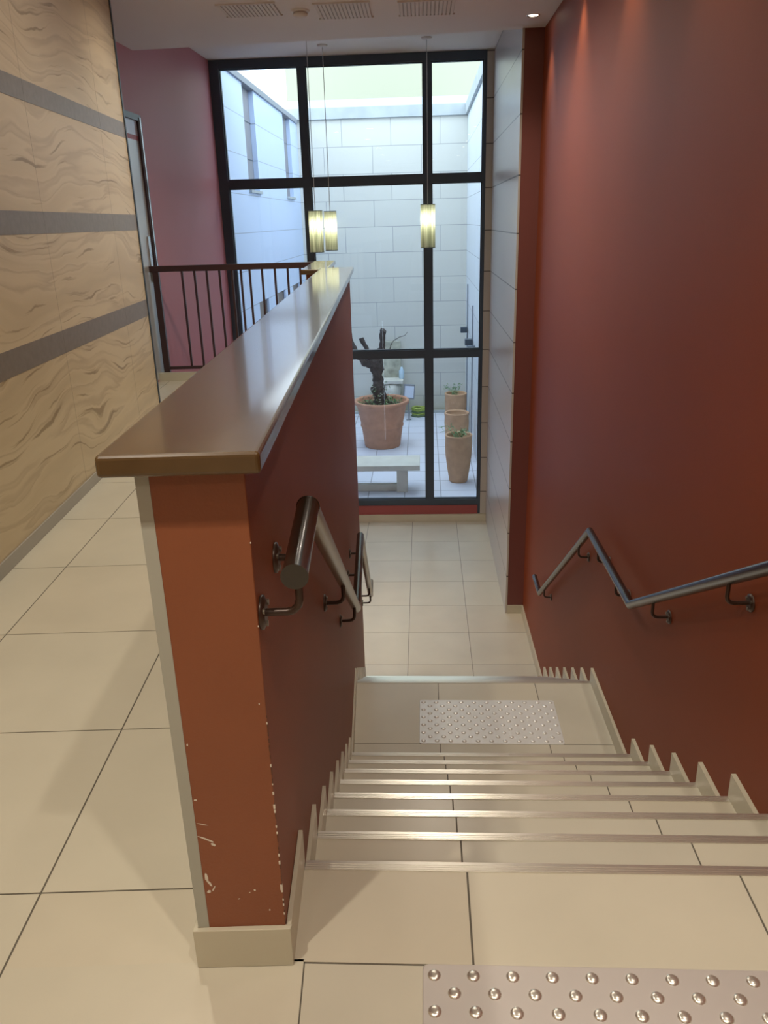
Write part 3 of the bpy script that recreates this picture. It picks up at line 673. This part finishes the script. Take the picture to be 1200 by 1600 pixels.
# potted tree
t = thing('potted_tree', 'pruned bare tree with stubby branches in the large terracotta pot', 'potted tree', (-.765, 14.16, GZ))
mb = MB(); mb.lathe([(.0001, .0), (.318, .0), (.33, .02), (.375, .36), (.392, .38), (.395, .41), (.385, .43), (.452, .76), (.470, .775), (.500, .80), (.502, .845), (.49, .858), (.455, .855), (.44, .82), (.43, .74), (.0001, .73)], n=48)
mb.build('pot', M['terra'], t)
mb = MB(); mb.lathe([(.0001, .79), (.2, .775), (.42, .75), (.43, .741)], n=32); mb.build('soil', M['soil'], t)
px = lambda u, v: ((u-594.5)*.01165, 0., (612-v)*.01165*1.02+.86)       # picture offsets to metres at the pot
def branch(pl, rad, name, lump=.35, nn=14, sub=5, yj=0.):
    P = []; R = []
    for i in range(len(pl)-1):
        for k in range(sub):
            q = k/sub; a, b = Vector(px(*pl[i])), Vector(px(*pl[i+1])); P.append(a.lerp(b, q)+Vector((0, yj*(i+q), 0))); R.append(rad[i]*(1-q)+rad[i+1]*q)
    P.append(Vector(px(*pl[-1]))+Vector((0, yj*(len(pl)-1), 0))); R.append(rad[-1])
    for i in range(1, len(P)-1): P[i] += Vector((noise.noise(P[i]*7)*.02, noise.noise(P[i]*7+Vector((5, 0, 0)))*.02, 0))
    m_ = MB(); m_.sweep(P, 1, nn, rads=R, lump=lump); return m_.build(name, M['bark'], t)
branch([(593.5, 624), (593.5, 606), (589, 598), (590, 588), (588.5, 572), (587, 560), (586, 552)], [.135, .115, .13, .10, .092, .12, .12], 'trunk', .35, 20, 6)
branch([(588, 562), (592, 550), (597, 536), (598.5, 520), (601, 508.5)], [.09, .085, .055, .048, .062], 'branch', .4, 14, 6, .01)
branch([(586, 560), (577, 548), (574, 535), (567, 518)], [.07, .045, .036, .040], 'branch', .4, 12, 6, -.02)
branch([(586, 562), (572, 556), (560, 546), (551, 528), (547, 514)], [.08, .065, .055, .045, .05], 'branch', .4, 12, 6, .03)
branch([(600, 546), (607, 540), (611, 531), (616, 524), (624, 519), (632, 517), (637, 512)], [.012, .009, .007, .006, .005, .004, .003], 'twig', .1, 6, 3, .01)
branch([(598, 545), (604, 544), (607, 541)], [.02, .016, .014], 'branch', .2, 8, 3, .0)
mb = MB()
for _ in range(260):
    a, rr = random.uniform(0, 6.28), .42*math.sqrt(random.random()); mb.leaf((rr*math.cos(a), rr*math.sin(a), .80+random.uniform(-.03, .05)), random.uniform(.04, .08), random.choice([0, 0, 0, 1]))
for _ in range(70):
    a = random.uniform(0, 6.28); zz = random.uniform(.82, 1.15); rr = .14+random.uniform(0, .05); mb.leaf((rr*math.cos(a), rr*math.sin(a)-.02, zz), random.uniform(.04, .07), random.choice([0, 1, 2, 2]))
o = mb.build('foliage', [M['leaf'], M['leaf2'], M['leafw']], t); o['kind'] = 'stuff'

# three tall planters
def planter(x, y, label, plant, rot=0.):
    t = thing('tall_planter', label, 'planter', (x, y, GZ), rz=rot, group='tall terracotta planters by the right courtyard wall')
    m_ = MB(); m_.lathe([(.0001, 0), (.135, 0), (.145, .015), (.178, .22), (.203, .42), (.212, .58), (.208, .70), (.214, .735), (.214, .752), (.205, .760), (.186, .757), (.178, .735), (.175, .66), (.0001, .655)], n=40)
    m_.build('pot', M['terra2'], t)
    m_ = MB(); m_.lathe([(.0001, .69), (.1, .685), (.177, .67)], n=24); m_.build('soil', M['soil'], t)
    if plant:
        m_ = MB(); l_ = MB()
        for _ in range(plant[0]):
            a = random.uniform(0, 6.28); kx = .35 if math.cos(a) > 0 else 1.; L_ = random.uniform(.15, plant[1]); p0 = Vector((random.uniform(-.08, .08), random.uniform(-.08, .08), .68)); p1 = p0+Vector((kx*math.cos(a)*L_*.5, math.sin(a)*L_*.5, L_*.55)); p2 = p1+Vector((kx*math.cos(a)*L_*.55, math.sin(a)*L_*.4, plant[2]*L_))
            m_.sweep([p0, p1, p2], .003, 5)
            for k in range(9):
                q = random.random(); pp = p0.lerp(p1, q) if random.random() < .4 else p1.lerp(p2, q); l_.leaf(pp+Vector((random.gauss(0, .015), random.gauss(0, .015), random.gauss(0, .015))), random.uniform(.03, .06), random.choice([0, 1, 1]))
        m_.build('stems', M['leaf'], t); o_ = l_.build('foliage', [M['leaf'], M['leaf2']], t); o_['kind'] = 'stuff'
planter(.540, 11.98, 'nearest tall terracotta planter with trailing green stems over its rim', (12, .38, -.15))
planter(.572, 13.48, 'middle tall terracotta planter, empty but for soil', None)
planter(.620, 15.12, 'farthest tall terracotta planter with a wispy pale plant', (10, .32, .25))

# bench
t = thing('stone_bench', 'pale cast stone bench on block legs below the potted tree', 'bench', (-.85, 11.6, GZ)); B = t.location.copy()
mb = MB(); mb.box(-1.66, -.065, 11.30, 11.86, -2.145, -2.062); mb.build('seat', M['bench'], t, B, bevel=.006)
for x0 in (-.42, -1.5): mb = MB(); mb.prism([(x0, 11.43), (x0+.165, 11.43), (x0+.165, 11.74), (x0, 11.74)], GZ+.0005, -2.145); mb.build('leg', M['bench'], t, B, bevel=.006)
mb = MB(); mb.box(-1.335, -.42, 11.50, 11.62, GZ+.001, GZ+.10); mb.build('stretcher', M['bench'], t, B, bevel=.004)

# wall fountain, floodlight, hose, bottle
t = thing('wall_fountain', 'small pale stone fountain against the far courtyard wall behind the tree', 'fountain', (-.66, 16.5, GZ)); B = t.location.copy()
mb = MB(); mb.box(-.88, -.47, 16.62, 16.699, GZ+.051, -.98); mb.build('back_panel', M['moss'], t, B, bevel=.008)
mb = MB(); mb.box(-.93, -.42, 16.25, 16.62, -1.80, -1.73); mb.build('basin', M['bench'], t, B, bevel=.01)
mb = MB(); mb.lathe([(.0001, .05), (.21, .05), (.215, .10), (.15, .18), (.135, .30), (.16, .42), (.20, .50), (.21, .62), (.17, .70), (.0001, .725)], (-.68, 16.43, GZ), 28); mb.build('pedestal', M['bench'], t, B)
mb = MB(); mb.lathe([(.0001, 0), (.235, 0), (.235, .05), (.0001, .05)], (-.68, 16.43, GZ+.0005), 28, smooth=False); mb.build('foot', M['bench'], t, B)
t = thing('plastic_bottle', 'pale blue plastic bottle standing on the fountain basin', 'bottle', (-.455, 16.5, -1.73))
mb = MB(); mb.lathe([(.0001, 0), (.05, 0), (.055, .02), (.055, .16), (.03, .20), (.02, .24), (.0001, .24)], n=16); mb.build('body', M['blue'], t)
t = thing('garden_floodlight', 'tilted floodlight with pale panel and grey casing behind the big pot', 'floodlight', (-.30, 16.05, GZ), rz=.15)
mb = MB(); q = .12
mb.add([(x*1.08, y, z*1.08-.33) for x, y, z in [(-.115, -.035, .74), (.10, -.035, .72), (.125, .0, 1.0), (-.09, .0, 1.02), (-.105, .05, .73), (.09, .05, .71), (.115, .08, .98), (-.08, .08, 1.0)]], [[0, 1, 2, 3], [4, 5, 6, 7], [0, 1, 5, 4], [1, 2, 6, 5], [2, 3, 7, 6], [3, 0, 4, 7]])
mb.build('housing', M['copeg'], t, bevel=.012)
mb = MB(); mb.add([(x*1.08, y, z*1.08-.33) for x, y, z in [(-.092, -.0375, .765), (.080, -.0375, .748), (.102, -.010, .965), (-.070, -.010, .982)]], [[0, 1, 2, 3]]); mb.build('front_glass', M['lampglass'], t)
mb = MB(); mb.sweep([(0, .06, .0005), (0, .06, .52)], .012, 10); mb.box(-.05, .05, .03, .09, .0005, .012); mb.build('stand', M['copeg'], t)
t = thing('garden_hose', 'small yellow green coiled hose lying by the far courtyard wall', 'hose', (-.10, 16.42, GZ))
for k in range(5):
    mb = MB(); rr = .13-.006*(k % 2); mb.sweep([(rr*math.cos(a*math.pi/12)*1.1, rr*.8*math.sin(a*math.pi/12), .025+.04*k+.008*math.sin(a)) for a in range(24)], .02, 8); mb.build('coil', M['hose'] if k in (1, 3, 4) else M['hosed'], t)

# small dark wall lamps with vertical conduits
for i, (y, x) in enumerate(((15.93, 'farthest'), (14.25, 'middle'), (13.4, 'nearest'))):
    t = thing('wall_lamp', 'small dark box lamp on the right courtyard wall, %s of three' % x, 'wall lamp', (.891, y, -.68), group='box lamps on the right courtyard wall')
    mb = MB(); mb.box(-.15, -.02, -.06, .06, -.05, .055); mb.build('housing', M['dark'], t, bevel=.006)
    mb = MB(); mb.box(-.02, -.0005, -.03, .03, -.03, .03); mb.build('mount', M['copeg'], t)
    if i < 2:
        mb = MB(); mb.box(-.022, -.0005, .07, .095, GZ+.68+.001, .86 if i == 0 else .62); mb.build('conduit', M['copeg'], t)
